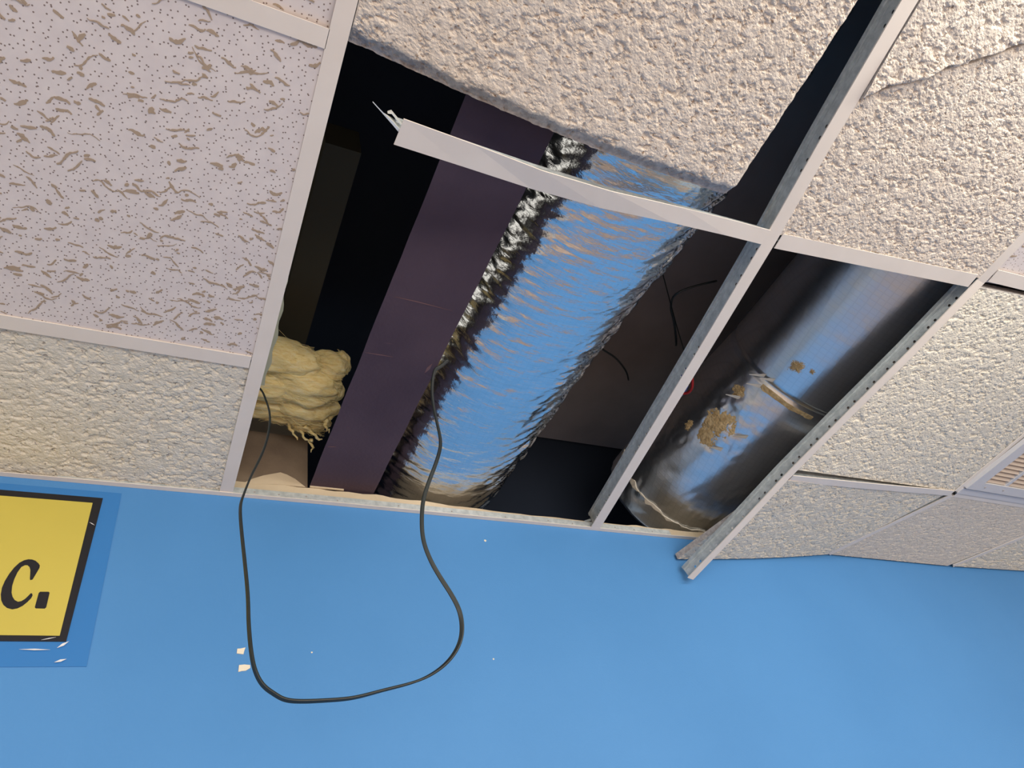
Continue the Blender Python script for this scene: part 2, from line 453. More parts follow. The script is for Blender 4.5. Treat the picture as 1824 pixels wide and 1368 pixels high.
cs = [C0+(.006, 0, .001), (2.13, -.40, 1.001), E2+(-.006, 0, .018), C2+(.006, .0, .004)]
ft = tile('ceiling_tile', cs, 8, 0, 1, 'fissured_tile', ceil, 21, label='smooth fissured lay-in tile right of the gap')
fissures(ft, cs, 620, 53)
tile('ceiling_tile', [(2.135, -.4, 1.0), (2.80, -.4, 1.0), F2+up, E2+(.006, 0, .0)], 8, 0, 1, 'fine_tile', ceil, 22)
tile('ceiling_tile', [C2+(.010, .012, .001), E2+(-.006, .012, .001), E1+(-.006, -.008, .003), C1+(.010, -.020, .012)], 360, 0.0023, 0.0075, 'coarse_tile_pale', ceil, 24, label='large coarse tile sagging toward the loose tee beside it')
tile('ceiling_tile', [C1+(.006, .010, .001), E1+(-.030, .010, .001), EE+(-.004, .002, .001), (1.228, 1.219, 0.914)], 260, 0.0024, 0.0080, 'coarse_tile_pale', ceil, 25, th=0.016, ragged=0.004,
     warp=lambda u, v_: (0*u, 0*u, -0.006*np.sin(u*3.14159)*v_), label='coarse cut tile drooping below the wall line with a free left corner')
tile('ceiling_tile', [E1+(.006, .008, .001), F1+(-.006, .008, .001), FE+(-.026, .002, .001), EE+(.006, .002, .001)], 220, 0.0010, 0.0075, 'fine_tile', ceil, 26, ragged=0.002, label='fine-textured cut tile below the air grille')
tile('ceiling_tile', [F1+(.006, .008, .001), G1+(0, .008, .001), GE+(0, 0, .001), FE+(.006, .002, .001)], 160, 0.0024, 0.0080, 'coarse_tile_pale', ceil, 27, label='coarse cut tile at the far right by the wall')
tile('ceiling_tile', [F2+(.006, 0, .001), G2+(0, 0, .001), G1+(0, -.008, .001), F1+(.006, -.008, .001)], 8, 0, 1, 'fine_tile', ceil, 28)
tile('ceiling_tile', [(2.81, -.4, 1.0), (3.08, -.4, 1.0), G2+up, F2+(.006, -.004, .0025)], 8, 0, 1, 'fine_tile', ceil, 29)

# ------------------------------------------------------------------ tees
def tee(root, pts, width, web_h, side=None, tilt=0.0, holes=True, widths=None, ch='flange', pitch=0.026, holeset=None, web_lab=None, twist=None):
    """inverted T: painted flange below, galvanised web standing on it with punched holes, bulb on top"""
    P = [Vector(p) for p in pts]
    fr = []; base = []
    for i, p in enumerate(P):
        d = (P[min(i+1, len(P)-1)] - P[max(i-1, 0)]).normalized()
        sd = d.cross(Vector((0, 0, 1))).normalized()
        tw = tilt if twist is None else twist[i]
        sd = (Matrix.Rotation(tw, 3, d) @ sd); un = sd.cross(d).normalized()
        wd = (widths[i] if widths else width)/2
        base.append((p, d, sd, un))
        th_ = 0.0016
        fr.append([p - sd*wd, p - sd*wd + un*th_*1.6, p - sd*(wd-0.0012) + un*th_, p + sd*(wd-0.0012) + un*th_, p + sd*wd + un*th_*1.6, p + sd*wd])
    fl = MB().sweep(fr).build('flange', 'white_enamel', root)
    # web
    mb = MB(); L = [0.0]
    for a, b_ in zip(P, P[1:]): L.append(L[-1] + (b_-a).length)
    def at(s_):
        for i in range(len(P)-1):
            if s_ <= L[i+1] or i == len(P)-2:
                q = (s_-L[i])/(L[i+1]-L[i])
                A, B = base[i], base[i+1]
                return A[0].lerp(B[0], q), A[3].lerp(B[3], q).normalized(), A[2].lerp(B[2], q).normalized(), (B[0]-A[0]).normalized()
    tot = L[-1]; nc = max(1, int(tot/pitch)); z0, z1 = 0.0014, web_h
    for k in range(nc):
        s0, s1 = tot*k/nc, tot*(k+1)/nc
        hole = holes and ((k % 12) in (holeset or (3, 4, 6, 7)))
        def pt(s_, h): 
            p, un, sd, d = at(s_); return p + un*h
        if not hole:
            mb.add([pt(s0, z0), pt(s1, z0), pt(s1, z1), pt(s0, z1)], [(0, 1, 2, 3)])
        else:
            hm = z0 + (z1-z0)*0.42; sm = (s0+s1)/2; r = 0.0034
            out = [(s1, hm), (s1, z1), (sm, z1), (s0, z1), (s0, hm), (s0, z0), (sm, z0), (s1, z0)]
            inn = [(sm + r*math.cos(a), hm + r*math.sin(a)) for a in [math.pi/4*q for q in range(8)]]
            vs = [pt(*q) for q in out] + [pt(*q) for q in inn]
            mb.add(vs, [(q, (q+1) % 8, 8+(q+1) % 8, 8+q) for q in range(8)])
    wb = mb.build('web', 'galvanised', root)
    so = wb.modifiers.new('thickness', 'SOLIDIFY'); so.thickness = 0.0009; so.offset = 0
    # bulb and stitched crease
    mb = MB()
    for h0, h1, hw in ((web_h-0.0002, web_h+0.008, 0.0036), (web_h*0.80, web_h*0.83, 0.0013)):
        fr2 = []
        for p, d, sd, un in base:
            fr2.append([p+un*h0-sd*hw, p+un*h1-sd*hw*0.8, p+un*h1+sd*hw*0.8, p+un*h0+sd*hw])
        mb.sweep(fr2)
    mb.build('bulb', 'galvanised', root)
    return fl
def lerp3(a, b_, n, sag=0.0, side=0.0):
    a = np.array(a, float); b_ = np.array(b_, float); o = []
    for i in range(n+1):
        q = i/n; p = a*(1-q)+b_*q; p[2] -= sag*math.sin(math.pi*q); p[0] += side*math.sin(math.pi*q); o.append(p)
    return o

FW = 0.0255; WH = 0.032
def ctee(pts, w_=FW, label=None, name='cross_tee', wh=WH, holes=False):
    """tee in place: child of the ceiling"""
    P = [Vector(tuple(p)) for p in pts]
    fr = []; fw = []
    for i, p in enumerate(P):
        d = (P[min(i+1, len(P)-1)] - P[max(i-1, 0)]).normalized()
        sd = d.cross(Vector((0, 0, 1))).normalized(); un = sd.cross(d)
        h = w_/2
        fr.append([p-sd*h, p-sd*h+un*.0022, p-sd*(h-.0012)+un*.0014, p+sd*(h-.0012)+un*.0014, p+sd*h+un*.0022, p+sd*h])
        fw.append([p-sd*.0008+un*.001, p-sd*.0008+un*wh, p+sd*.0008+un*wh, p+sd*.0008+un*.001])
    o = MB().sweep(fr).build(name, 'white_enamel', ceil, label=label)
    MB().sweep(fw).build('web', 'galvanised', o)
    return o
zf = 0.9985
ctee([(XA+0.0, -0.40, zf), (XA-.001, .3, zf), (XA+.001, .8, zf), (XA, YW, zf)], 0.0255, name='main_tee', wh=.04)
ctee([(XA-.67, -0.40, zf), (XA-.67, YW, zf)], 0.0255, name='main_tee', wh=.04)
for xa in (XA-1.34, XA-.67):
    ctee([(xa+.013, R2, zf), (xa+.657, R2, zf)], .0255)
    ctee([(xa+.013, R1+.002, zf), (xa+.657, R1+.001, zf)], .027)
ctee([B2+(.018, -.001, 0), C2+(-.022, .004, -.0005)], .031, label='wide white cross tee spanning the bay between the two bare tees')
ctee([C2+(.018, -.020, 0), E2+(-.01, 0, 0)], .030)
ctee([C1+(.020, .004, .004), C1*.55+E1*.45+(0, 0, -.002), E1+(-.01, 0, 0)], .022, label='cross tee pulled down at its left end')
ctee([E2+(.01, 0, 0), F2], .026); ctee([E1+(.01, 0, 0), F1+(-.01, 0, 0)], .026); ctee([F1+(.012, 0, 0), G1], .026)
ctee([(2.13, -.40, .9985), E2, E1+(.004, -.01, 0)], .026, name='main_tee', wh=.04)
ctee([E1+(0, .008, 0), EE+(-.002, 0, 0)], .018, name='main_tee', wh=.03)
ctee([(2.80, -.40, .9985), F2, F1+(.0, -.01, 0)], .026, name='main_tee', wh=.04)
ctee([F1+(0, .008, 0), FE], .018, name='main_tee', wh=.03)

# loose / exposed main tees
rb = thing('main_tee', (BE[0], BE[1], BE[2]), 'straight white main tee with bare metal web, between the two foil ducts', 'ceiling grid')
tee(rb, [B0, (0.866, -.05, 1.0), (.893, .18, 1.0), (.918, .36, 1.0), (.945, .62, .999), (.972, .92, .996), (.998, 1.222, .991)], 0.0275, 0.044, pitch=0.020)
mb = MB()
for dz, dx in ((0.006, -.003), (0.018, .004), (0.027, -.004)):
    mb.sweep([[(BE[0]-.006, 1.222, BE[2]+dz), (BE[0]-.006, 1.222, BE[2]+dz+.006), (BE[0]-.004, 1.222, BE[2]+dz+.006), (BE[0]-.004, 1.222, BE[2]+dz)],
              [(BE[0]-.018+dx, 1.227, BE[2]+dz-.004), (BE[0]-.018+dx, 1.227, BE[2]+dz+.002), (BE[0]-.016+dx, 1.227, BE[2]+dz+.002), (BE[0]-.016+dx, 1.227, BE[2]+dz-.004)]])
mb.build('end_tab', 'galvanised', rb)
rc = thing('main_tee', tuple(CE), 'drooping main tee whose free end hangs below the wall line, right of the dull duct', 'ceiling grid')
cpts = [C0, C2-(0, .15, 0), C2, C2*.66+C1*.34+(0.004, 0, 0), C2*.33+C1*.67+(.002, 0, .001), C1, C1*.5+CE*.5+(.002, 0, 0), CE]
tee(rc, cpts, 0.026, 0.033, pitch=0.020, tilt=0.0, holeset=(1, 2, 4, 5, 7, 8, 10, 11), twist=[0, 0, 0, -.0, -.02, -.03, -.03, -.03], widths=[.0255, .0255, .026, .025, .024, .023, .023, .023])
# dangling cross tee
rd = thing('cross_tee', (0.195, .352, .93), 'dangling white cross tee with a free left end, below the hanging tile', 'ceiling grid')
dp = [(0.196, .352, .930), (0.30, .357, .938), (.42, .366, .952), (.55, .368, .966), (.70, .362, .982), (.82, .358, .992), (.903, .356, .998)]
tee(rd, dp, 0.035, 0.030, holes=False, widths=[.0385, .037, .0345, .033, .031, .030, .030], twist=[.05, .08, .16, .12, .05, 0, 0])
mb = MB()
mb.sweep([[(.200, .352, .9335), (.200, .356, .9335), (.200, .356, .945), (.200, .352, .945)],
          [(.188, .345, .9375), (.188, .349, .9375), (.188, .349, .953), (.188, .345, .953)],
          [(.172, .338, .942), (.172, .340, .942), (.172, .342, .949), (.172, .340, .949)],
          [(.155, .330, .9475), (.155, .331, .9475), (.155, .331, .9485), (.155, .330, .9485)]])
mb.sweep([[(.200, .346, .937), (.200, .347, .937), (.200, .347, .952), (.200, .346, .952)],
          [(.183, .336, .945), (.183, .337, .945), (.183, .337, .957), (.183, .336, .957)],
          [(.178, .338, .948), (.178, .339, .948), (.178, .339, .954), (.178, .338, .954)]])
mb.build('end_clip', 'bright_clip', rd, label='bright bare metal end clip')

# wall angle under the ceiling edge
def wall_angle():
    root = MB()
    xs_ = [-1.26, XA-.3, XA+.2, .5, .8, 1.0, 1.24, 1.5, 2.1, 3.08]
    zz = [0.998, .998, .9985, .997, .995, .9925, .990, .990, .992, .995]
    fr = [[(x, YW-.0005, z), (x, YW-.0005, z-.0015), (x, YW-.012, z-.0015), (x, YW-.012, z+.0)] for x, z in zip(xs_, zz)]
    root.sweep(fr)
    o = root.build('trim_1', 'white_enamel', kind='structure')
    # bare metal upstand, seen in the open bays
    mb = MB()
    mb.sweep([[(x, YW-.0115, z+.0002), (x, YW-.0115, z+.015), (x, YW-.0100, z+.015), (x, YW-.0100, z+.0002)] for x, z in zip(xs_[1:7], zz[1:7])])
    mb.build('upstand', 'galvanised', o)
    for x in (.155, .205, .262, .33, .47, .60, .74, .86, .93, 1.06, 1.12, 1.18):
        z = .9985 + .006 + random.uniform(-.001, .003) + float(np.interp(x, [.2, 1.2], [0, -.008]))
        r = .0022
        MB().sweep([[(x+r*math.cos(a), YW-.0113, z+r*math.sin(a)) for a in np.linspace(0, 2*math.pi, 8, endpoint=False)],
                    [(x+r*math.cos(a)*.5, YW-.0128, z+r*math.sin(a)*.5) for a in np.linspace(0, 2*math.pi, 8, endpoint=False)]]).build('rivet', 'tile_core', o)
wall_angle()

# ------------------------------------------------------------------ displaced tile hanging in the open bay
def hangwarp(u, v_):
    dz = -0.020*smoothstep(0.0, 1.0, u) - 0.010*np.sin(np.pi*u)*v_
    dy = 0.008*np.sin(np.pi*u)*v_ + 0.000*u
    return 0*u, dy, dz
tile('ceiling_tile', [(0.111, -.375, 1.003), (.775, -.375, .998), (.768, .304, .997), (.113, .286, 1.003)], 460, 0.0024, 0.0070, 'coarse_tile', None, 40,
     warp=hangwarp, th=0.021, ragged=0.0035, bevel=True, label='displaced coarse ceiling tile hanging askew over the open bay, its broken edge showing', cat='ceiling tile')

# ------------------------------------------------------------------ joist
def joist():
    ys = np.linspace(-2.6, 1.36, 90)
    fr = []
    for y in ys:
        q = (YW - y)/(YW-.315)
        x0 = .2705 + .0265*q; x1 = .417 + .0355*q
        j = 0.0015*(vn(np.array([y*30.]), np.array([3.]))[0]-.5)
        fr.append([(x0+j, y, 1.044), (x1+j, y, 1.044), (x1+j*.5-.004, y, 1.095), (x0-j*.5+.018, y, 1.095)])
    r = thing('joist', (.35, YW, 1.04), 'wide dark plum-brown painted joist running into the wall beside the crinkled duct', 'beam')
    MB().sweep(fr).build('timber', 'joist_paint', r)
    for pts, w1 in (([(.3026,.6875),(.3418,.6874),(.4154,.6905)], .0011), ([(.286,.8253),(.3408,.8238)], .0009), ([(.4138,.8502),(.4209,.8227)], .0035), ([(.280, 1.094), (.297, 1.091)], .0008)):
        tip0 = pts[0]; tip1 = pts[-1]; md = pts[len(pts)//2] if len(pts) > 2 else ((tip0[0]+tip1[0])/2, (tip0[1]+tip1[1])/2)
        dx = tip1[0]-tip0[0]; dy = tip1[1]-tip0[1]; L = math.hypot(dx, dy); nx_, ny_ = -dy/L*w1, dx/L*w1
        q = [(tip0[0], tip0[1]), (md[0]-nx_, md[1]-ny_), (tip1[0], tip1[1]), (md[0]+nx_, md[1]+ny_)]
        MB().hexa([(x, y, 1.0434) for x, y in q], [(x, y, 1.0441) for x, y in q]).build('scratch', 'scratch_pink', r, label='pinkish bare scratch')
    # torn paper at its foot
    mb = MB()
    n = 30; lo_ = []; hi_ = []
    for i in range(n+1):
        x = .272 + .075*i/n
        lo_.append((x, YW-.004, 1.0405)); hi_.append((x, YW-.004, 1.044 + .005*abs(math.sin(i*.9))*random.random()))
    fr = [[a, (a[0], a[1]+.003, a[2]), (h[0], h[1]+.003, h[2]), h] for a, h in zip(lo_, hi_)]
    mb.sweep(fr).build('paper_scrap', 'bare_drywall', r, label='torn cream paper along its foot')
joist()
for x0, x1, y0, y1, z in ((.157, .228, .576, 1.27, 1.352),):
    MB().box(x0, x1, y0, y1, z, z+.10).build('batten', 'void_grey', label='faint grey-brown batten deep in the void, left of the plum joist', cat='beam')
# blocking on top of the wall at the left
MB().box(-.25, .268, YW+.004, YW+.05, 1.041, 1.196).build('blocking_board', 'brown_board', label='brown board standing on the wall top, left of the plum joist', cat='board')
MB().box(-1.2, .2705, YW+.055, YW+.085, 1.041, 1.50).build('backing_board', 'grey_board', label='grey panel behind the brown board, under the yellow insulation, extended for the duct reflection', cat='board')  # enlarged beyond its visible part so the duct flank reflects something pale
MB().extrude([(.128, 1.032), (.150, 1.050), (.173, 1.063), (.208, 1.0765), (.222, 1.072), (.240, 1.062), (.263, 1.0415), (.20, 1.0415)], YW-.0005, YW+.003).build('plaster_scrap', 'bare_drywall', label='torn cream paper scrap against the brown board', cat='scrap')

# ------------------------------------------------------------------ ducts
def duct1():
    ny, nt = 760, 300
    y = np.linspace(-2.2, 1.345, ny); th = np.linspace(0, 2*np.pi, nt, endpoint=False)
    Yg, T = np.meshgrid(y, th, indexing='ij')
    ks = np.array([-2.2, .35, .8, 1.10, 1.228, 1.345])
    xc = np.interp(Yg, ks, [.84, .712, .646, .623, .610, .604]); zc = np.interp(Yg, ks, [1.26, 1.258, 1.252, 1.252, 1.249, 1.249])
    r = np.interp(Yg, ks, [.20, .202, .200, .200, .200, .199])
    # wrinkles ring the duct: sharp ridges, drifting diagonally
    a = np.cos(T); c = np.sin(T)
    ph = Yg*46 + 3.0*fbm(a*2.2+5, Yg*3.5+c, 3, 1) + a*1.3
    ridg = 1-np.abs(2*vn(ph, a*1.6+c*1.1+7, 2)-1)
    ph2 = Yg*105 + 5.0*fbm(a*3+2, Yg*7+c*2, 3, 5)
    ridg2 = 1-np.abs(2*vn(ph2, a*2.4+c*2.7+9, 6)-1)
    dents = fbm(a*2.2+3*c+4, Yg*9, 2, 9)
    facet = vn(Yg*34+a*6, a*9+c*9+30, 12)
    loose = smoothstep(.35, .8, fbm(Yg*3.1, a*.9+3, 2, 14))
    amp = .35 + .65*np.clip(smoothstep(.1, .9, np.abs(c*0+a)), 0, 1)
    dr = -0.0042*ridg**3*amp - 0.0018*ridg2**2*amp + .0070*(dents-.5) + .0030*(facet-.5)*(.4+loose)
    flank = smoothstep(.25, .7, -a)
    dr = dr + flank*(.0022*(vn(Yg*52+c*8, a*9+c*11+30, 22)-.5) + .0012*(vn(Yg*120, a*22+c*22+60, 23)-.5) - .0026*(1-np.abs(2*vn(Yg*60+a*6-3*c, a*2+c*2+5, 29)-1))**3)
    fl2 = smoothstep(.05, .7, a)
    dr = dr - fl2*.0075*(1-np.abs(2*vn(Yg*78+a*9+2*c, a*2+c*2+5, 27)-1))**2
    R = r + dr
    sq = 1.0
    sq = 1/(np.abs(a)**2.25 + np.abs(c)**2.25)**(1/2.25)
    V = np.stack([xc + R*a*sq, Yg, zc + R*c*sq], -1).reshape(-1, 3)
    idx = np.arange(ny*nt).reshape(ny, nt); nx = np.roll(idx, -1, 1)
    F = np.stack([idx[:-1], nx[:-1], nx[1:], idx[1:]], -1).reshape(-1, 4).tolist()
    F.append(tuple(int(i) for i in idx[-1])); F.append(tuple(int(i) for i in idx[0][::-1]))
    root = thing('foil_duct', (.64, YW, 1.04), 'crinkled shiny foil duct reflecting blue, beside the plum joist', 'duct')
    mesh_obj('foil_jacket', V, F, 'crinkled_foil', root, True)
duct1()

D2K = np.array([-2.2, .3, .8, 1.25, 1.33]); D2X = [1.66, 1.565, 1.530, 1.43, 1.40]; D2Z = [1.27, 1.27, 1.268, 1.25, 1.24]; D2R = [.205, .205, .205, .200, .19]
def d2(y): return float(np.interp(y, D2K, D2X)), float(np.interp(y, D2K, D2Z)), float(np.interp(y, D2K, D2R))
def duct2():
    ny, nt = 520, 220
    y = np.linspace(-2.2, 1.33, ny); th = np.linspace(0, 2*np.pi, nt, endpoint=False)
    Yg, T = np.meshgrid(y, th, indexing='ij')
    xc = np.interp(Yg, D2K, D2X); zc = np.interp(Yg, D2K, D2Z); r = np.interp(Yg, D2K, D2R)
    a = np.cos(T); c = np.sin(T)
    dents = fbm(a*1.5+2*c+4, Yg*5, 2, 9)
    fine = vn(Yg*60+a*3, a*5+c*5+30, 12)
    near = smoothstep(.80, 1.2, Yg)
    streak = 1-np.abs(2*vn(Yg*20+a*4, a*14+c*9+7, 2)-1)
    tear = np.exp(-(((Yg-.93)/.10)**2) - ((T-3.62)/.35)**2)
    dr = .0035*(dents-.5) + .0005*(fine-.5) - .0022*near*streak**3 - .010*np.exp(-((Yg-.783)/.006)**2) + tear*.014*(fbm(Yg*50, T*12, 3, 20)-.5)
    R = r + dr
    V = np.stack([xc + R*a, Yg, zc + R*c], -1).reshape(-1, 3)
    idx = np.arange(ny*nt).reshape(ny, nt); nx = np.roll(idx, -1, 1)
    F = np.stack([idx[:-1], nx[:-1], nx[1:], idx[1:]], -1).reshape(-1, 4).tolist()
    F.append(tuple(int(i) for i in idx[-1])); F.append(tuple(int(i) for i in idx[0][::-1]))
    root = thing('foil_duct', (1.43, YW, 1.05), 'duller smooth foil duct with a torn patch, right of the straight main tee', 'duct')
    mesh_obj('foil_jacket', V, F, 'smooth_foil', root, True)
    # taped joint
    def band(yc, wdt, a0, a1, thick, name, mt, lab, wob=.004):
        mb = MB(); fr = []
        for q in np.linspace(a0, a1, 90):
            w1 = wob*(vn(np.array([q*9]), np.array([2.]))[0]-.5); w2 = wob*(vn(np.array([q*13]), np.array([5.]))[0]-.5)
            loop = []
            for yy, dr_ in ((yc-wdt/2+w1, .000), (yc+wdt/2+w2, .000), (yc+wdt/2+w2, thick), (yc-wdt/2+w1, thick)):
                x_, z_, r_ = d2(yy); rr = r_ + dr_ + (.002*(vn(np.array([q*40]), np.array([yy*50]))[0]-.5) if dr_ else 0)
                loop.append((x_+rr*math.cos(q), yy, z_+rr*math.sin(q)))
            fr.append(loop)
        mb.sweep(fr).build(name, mt, root, label=lab)
    band(.797, .013, math.radians(208), math.radians(251), .0028, 'joint_tape', 'fiberglass_dirty', 'frayed cream strip at the joint')
    band(1.262, .007, math.radians(150), math.radians(268), .004, 'joint_tape', 'foil_tape', 'crumpled tan end seam', .012)
    # torn insulation patch: a matted tuft bulging from the tear
    def tuft(yc, ac, sy, sa, bulge, seed, name='insulation_tuft'):
        n = 56; u, v_ = np.meshgrid(np.linspace(-1, 1, n), np.linspace(-1, 1, n), indexing='ij')
        ang = np.arctan2(v_, u); rad = np.maximum(np.abs(u), np.abs(v_))
        edge = .62 + .55*vn(ang*2.2+20, ang*0+seed, seed)
        uu = np.cos(ang)*rad*edge; vv = np.sin(ang)*rad*edge
        yy = yc + uu*sy; qq = ac + vv*sa
        h = bulge*(1-rad**2)*(.5+fbm(u*5+9, v_*5+9, 3, seed)) + .004*(fbm(u*16+9, v_*16+9, 3, seed+4)-.5) - .0015*rad
        xx = np.interp(yy, D2K, D2X); zz = np.interp(yy, D2K, D2Z); rr = np.interp(yy, D2K, D2R) + h
        V = np.stack([xx+rr*np.cos(qq), yy, zz+rr*np.sin(qq)], -1).reshape(-1, 3)
        idx = np.arange(n*n).reshape(n, n)
        F = np.stack([idx[:-1, :-1], idx[1:, :-1], idx[1:, 1:], idx[:-1, 1:]], -1).reshape(-1, 4).tolist()
        mesh_obj(name, V, F, 'fiberglass_dirty', root, True, label='matted tan insulation showing through the torn foil')
    tuft(.965, math.radians(206), .062, math.radians(17), .004, 3)
    tuft(.850, math.radians(199), .026, math.radians(7), .003, 5)
    tuft(.700, math.radians(217), .024, math.radians(6), .002, 8)
    tuft(.688, math.radians(227), .011, math.radians(3.0), .0015, 9)
    tuft(1.02, math.radians(190), .024, math.radians(6), .003, 12)
    # curled foil flaps
    for (yc, ac, ln) in ((.770, 205, .045), (.765, 212, .03), (.80, 208, .03), (.86, 203, .03), (1.00, 222, .02), (.93, 228, .03)):
        mb = MB(); fr = []
        for q in np.linspace(0, 1, 8):
            aa = math.radians(ac) - q*.14; yy = yc + ln*.5*q; x_, z_, r_ = d2(yy); rr = r_ + .001 + .012*q*q
            wd = .006*(1-q*.8)
            fr.append([(x_+rr*math.cos(aa), yy-wd, z_+rr*math.sin(aa)), (x_+rr*math.cos(aa), yy+wd, z_+rr*math.sin(aa)),
                       (x_+(rr+.001)*math.cos(aa), yy+wd, z_+(rr+.001)*math.sin(aa)), (x_+(rr+.001)*math.cos(aa), yy-wd, z_+(rr+.001)*math.sin(aa))])
        mb.sweep(fr).build('foil_flap', 'foil_tape', root)
duct2()

# ------------------------------------------------------------------ yellow fibreglass batt poking out at the left
def batt():
    root = thing('insulation_batt', (.2, 1.1, 1.15), 'yellow fibreglass insulation batt stuffed between the left main tee and the plum joist', 'insulation')
    lobes = [((.13, .99, 1.19), (.10, .040, .05)), ((.185, 1.000, 1.19), (.075, .036, .045)), ((.10, 1.05, 1.18), (.15, .055, .05)),
             ((.215, 1.045, 1.175), (.085, .050, .045)), ((.262, 1.005, 1.20), (.042, .030, .035)), ((.12, 1.115, 1.19), (.13, .045, .045)),
             ((.235, 1.105, 1.175), (.070, .050, .040)), ((.255, 1.155, 1.18), (.045, .032, .030)), ((.19, 1.15, 1.19), (.055, .022, .030)),
             ((.292, 1.01, 1.22), (.022, .03, .028)), ((.28, 1.06, 1.19), (.03, .03, .03))]
    mb = MB()
    for k, (c, r) in enumerate(lobes):
        n1, n2 = 46, 60
        u = np.linspace(0, math.pi, n1); v_ = np.linspace(0, 2*math.pi, n2, endpoint=False)
        U, W_ = np.meshgrid(u, v_, indexing='ij')
        d = np.stack([np.cos(U), np.sin(U)*np.cos(W_), np.sin(U)*np.sin(W_)], -1)
        nn = 1 + .42*(fbm(d[..., 0]*1.6+d[..., 2]*1.5+9, d[..., 1]*2.6+9, 2, k*3)-.5) + .10*(fbm(d[..., 0]*3+11, d[..., 1]*22+d[..., 2]*16+40, 4, k)-.5)
        Pt = np.array(c) + d*np.array(r)*nn[..., None]
        idx = np.arange(n1*n2).reshape(n1, n2); nx = np.roll(idx, -1, 1)
        F = np.stack([idx[:-1], nx[:-1], nx[1:], idx[1:]], -1).reshape(-1, 4).tolist()
        mb.add(Pt.reshape(-1, 3).tolist(), F)
    mb.build('wool', 'fiberglass', root, True)
    # loose fibres fringing the wool
    rnd = random.Random(4); mb = MB()
    for _ in range(2600):
        c, r = rnd.choice(lobes)
        dv = Vector((rnd.uniform(-1, 1), rnd.uniform(-1, 1), rnd.uniform(-1, .4))).normalized()
        p = Vector((c[0]+dv[0]*r[0], c[1]+dv[1]*r[1], c[2]+dv[2]*r[2]))
        tdir = Vector((rnd.uniform(.5, 1), rnd.uniform(-.25, .55), rnd.uniform(-.3, .2))).normalized()
        l = rnd.uniform(.012, .045); bend = Vector((rnd.uniform(-1, 1), rnd.uniform(-1, 1), rnd.uniform(-1, 1)))*.005
        if p[0] + .5*l > .30 or p[0] - .5*l < .0: continue
        mb.tube([p - tdir*l*.5, p + bend, p + tdir*l*.5], .00030, 3)
    mb.build('loose_fibres', 'fiberglass', root, kind='stuff')
    # frayed ends hanging under the batt
    rnd = random.Random(9)
    for (a, b_, r) in (((.225, 1.165, 1.165), (.262, 1.185, 1.135), .006), ((.24, 1.15, 1.15), (.285, 1.165, 1.13), .007), ((.262, 1.175, 1.14), (.272, 1.20, 1.125), .005), ((.20, 1.15, 1.17), (.235, 1.19, 1.145), .006), ((.283, 1.12, 1.15), (.292, 1.14, 1.13), .006)):
        pts = [Vector(a).lerp(Vector(b_), q) + Vector((rnd.uniform(-1, 1), rnd.uniform(-1, 1), rnd.uniform(-1, 1)))*.004 for q in np.linspace(0, 1, 9)]
        MB().tube(pts, [r*.7*(1-.8*q)*(1+.8*rnd.random()) for q in np.linspace(0, 1, 9)], 9).build('frayed_tuft', 'fiberglass', root, True)
    # facing paper running up beside the tee
    mb = MB(); fr = []
    for y_ in np.linspace(.60, .99, 30):
        q = (y_-.60)/.39
        zz = 1.060 + .03*q; xe = .108 + .022*math.sin(q*math.pi*.6) + .002*math.sin(y_*90)
        fr.append([(.055, y_, zz-.01), (xe, y_, zz), (xe, y_, zz+.002), (.055, y_, zz-.008)])
    mb.sweep(fr).build('facing_paper', 'paper_backing', root, label='pale green-yellow facing paper')
batt()

# ------------------------------------------------------------------ hanging twin cord
CORD = [(.040,.955,1.040),(.085,.953,1.046),(0.116,0.950,1.038),(0.129,0.948,1.005),(0.138,0.946,0.963),(0.136,0.943,0.910),(0.127,0.940,0.859),(0.113,0.936,0.810),(0.103,0.933,0.765),(0.099,0.931,0.735),(0.104,0.927,0.685),(0.111,0.923,0.632),(0.118,0.918,0.574),(0.121,0.914,0.529),(0.126,0.910,0.486),(0.132,0.907,0.458),(0.142,0.905,0.438),(0.156,0.902,0.425),(0.169,0.901,0.417),(0.187,0.898,0.413),(0.218,0.895,0.412),(0.253,0.890,0.412),(0.290,0.886,0.419),(0.328,0.882,0.426),(0.356,0.879,0.435),(0.382,0.876,0.451),(0.401,0.873,0.472),(0.411,0.870,0.496),(0.412,0.868,0.526),(0.402,0.865,0.552),(0.387,0.862,0.579),(0.374,0.859,0.606),(0.365,0.856,0.639),(0.365,0.853,0.675),(0.372,0.850,0.719),(0.387,0.847,0.760),(0.405,0.843,0.804),(0.417,0.841,0.844),(0.416,0.838,0.884),(0.413,0.835,0.932),(0.416,0.833,0.984),(0.427,0.830,1.033),(.441,.830,1.048),(.462,.83,1.075)]
def catmull(P, n=6):
    P = [Vector(p) for p in P]; out = []
    for i in range(len(P)-1):
        a, b_, c, d = P[max(i-1, 0)], P[i], P[i+1], P[min(i+2, len(P)-1)]
        for k in range(n):
            q = k/n
            out.append(.5*((2*b_) + (c-a)*q + (2*a-5*b_+4*c-d)*q*q + (3*b_-a-3*c+d)*q**3))
    out.append(P[-1]); return out
def smooth_pts(P, it=3):
    P = [Vector(p) for p in P]
    for _ in range(it):
        P = [P[0]] + [(P[i-1]+P[i]*2+P[i+1])/4 for i in range(1, len(P)-1)] + [P[-1]]
    return P
cp = smooth_pts(catmull(CORD), 4)
fr = []; n = len(cp); sd = None
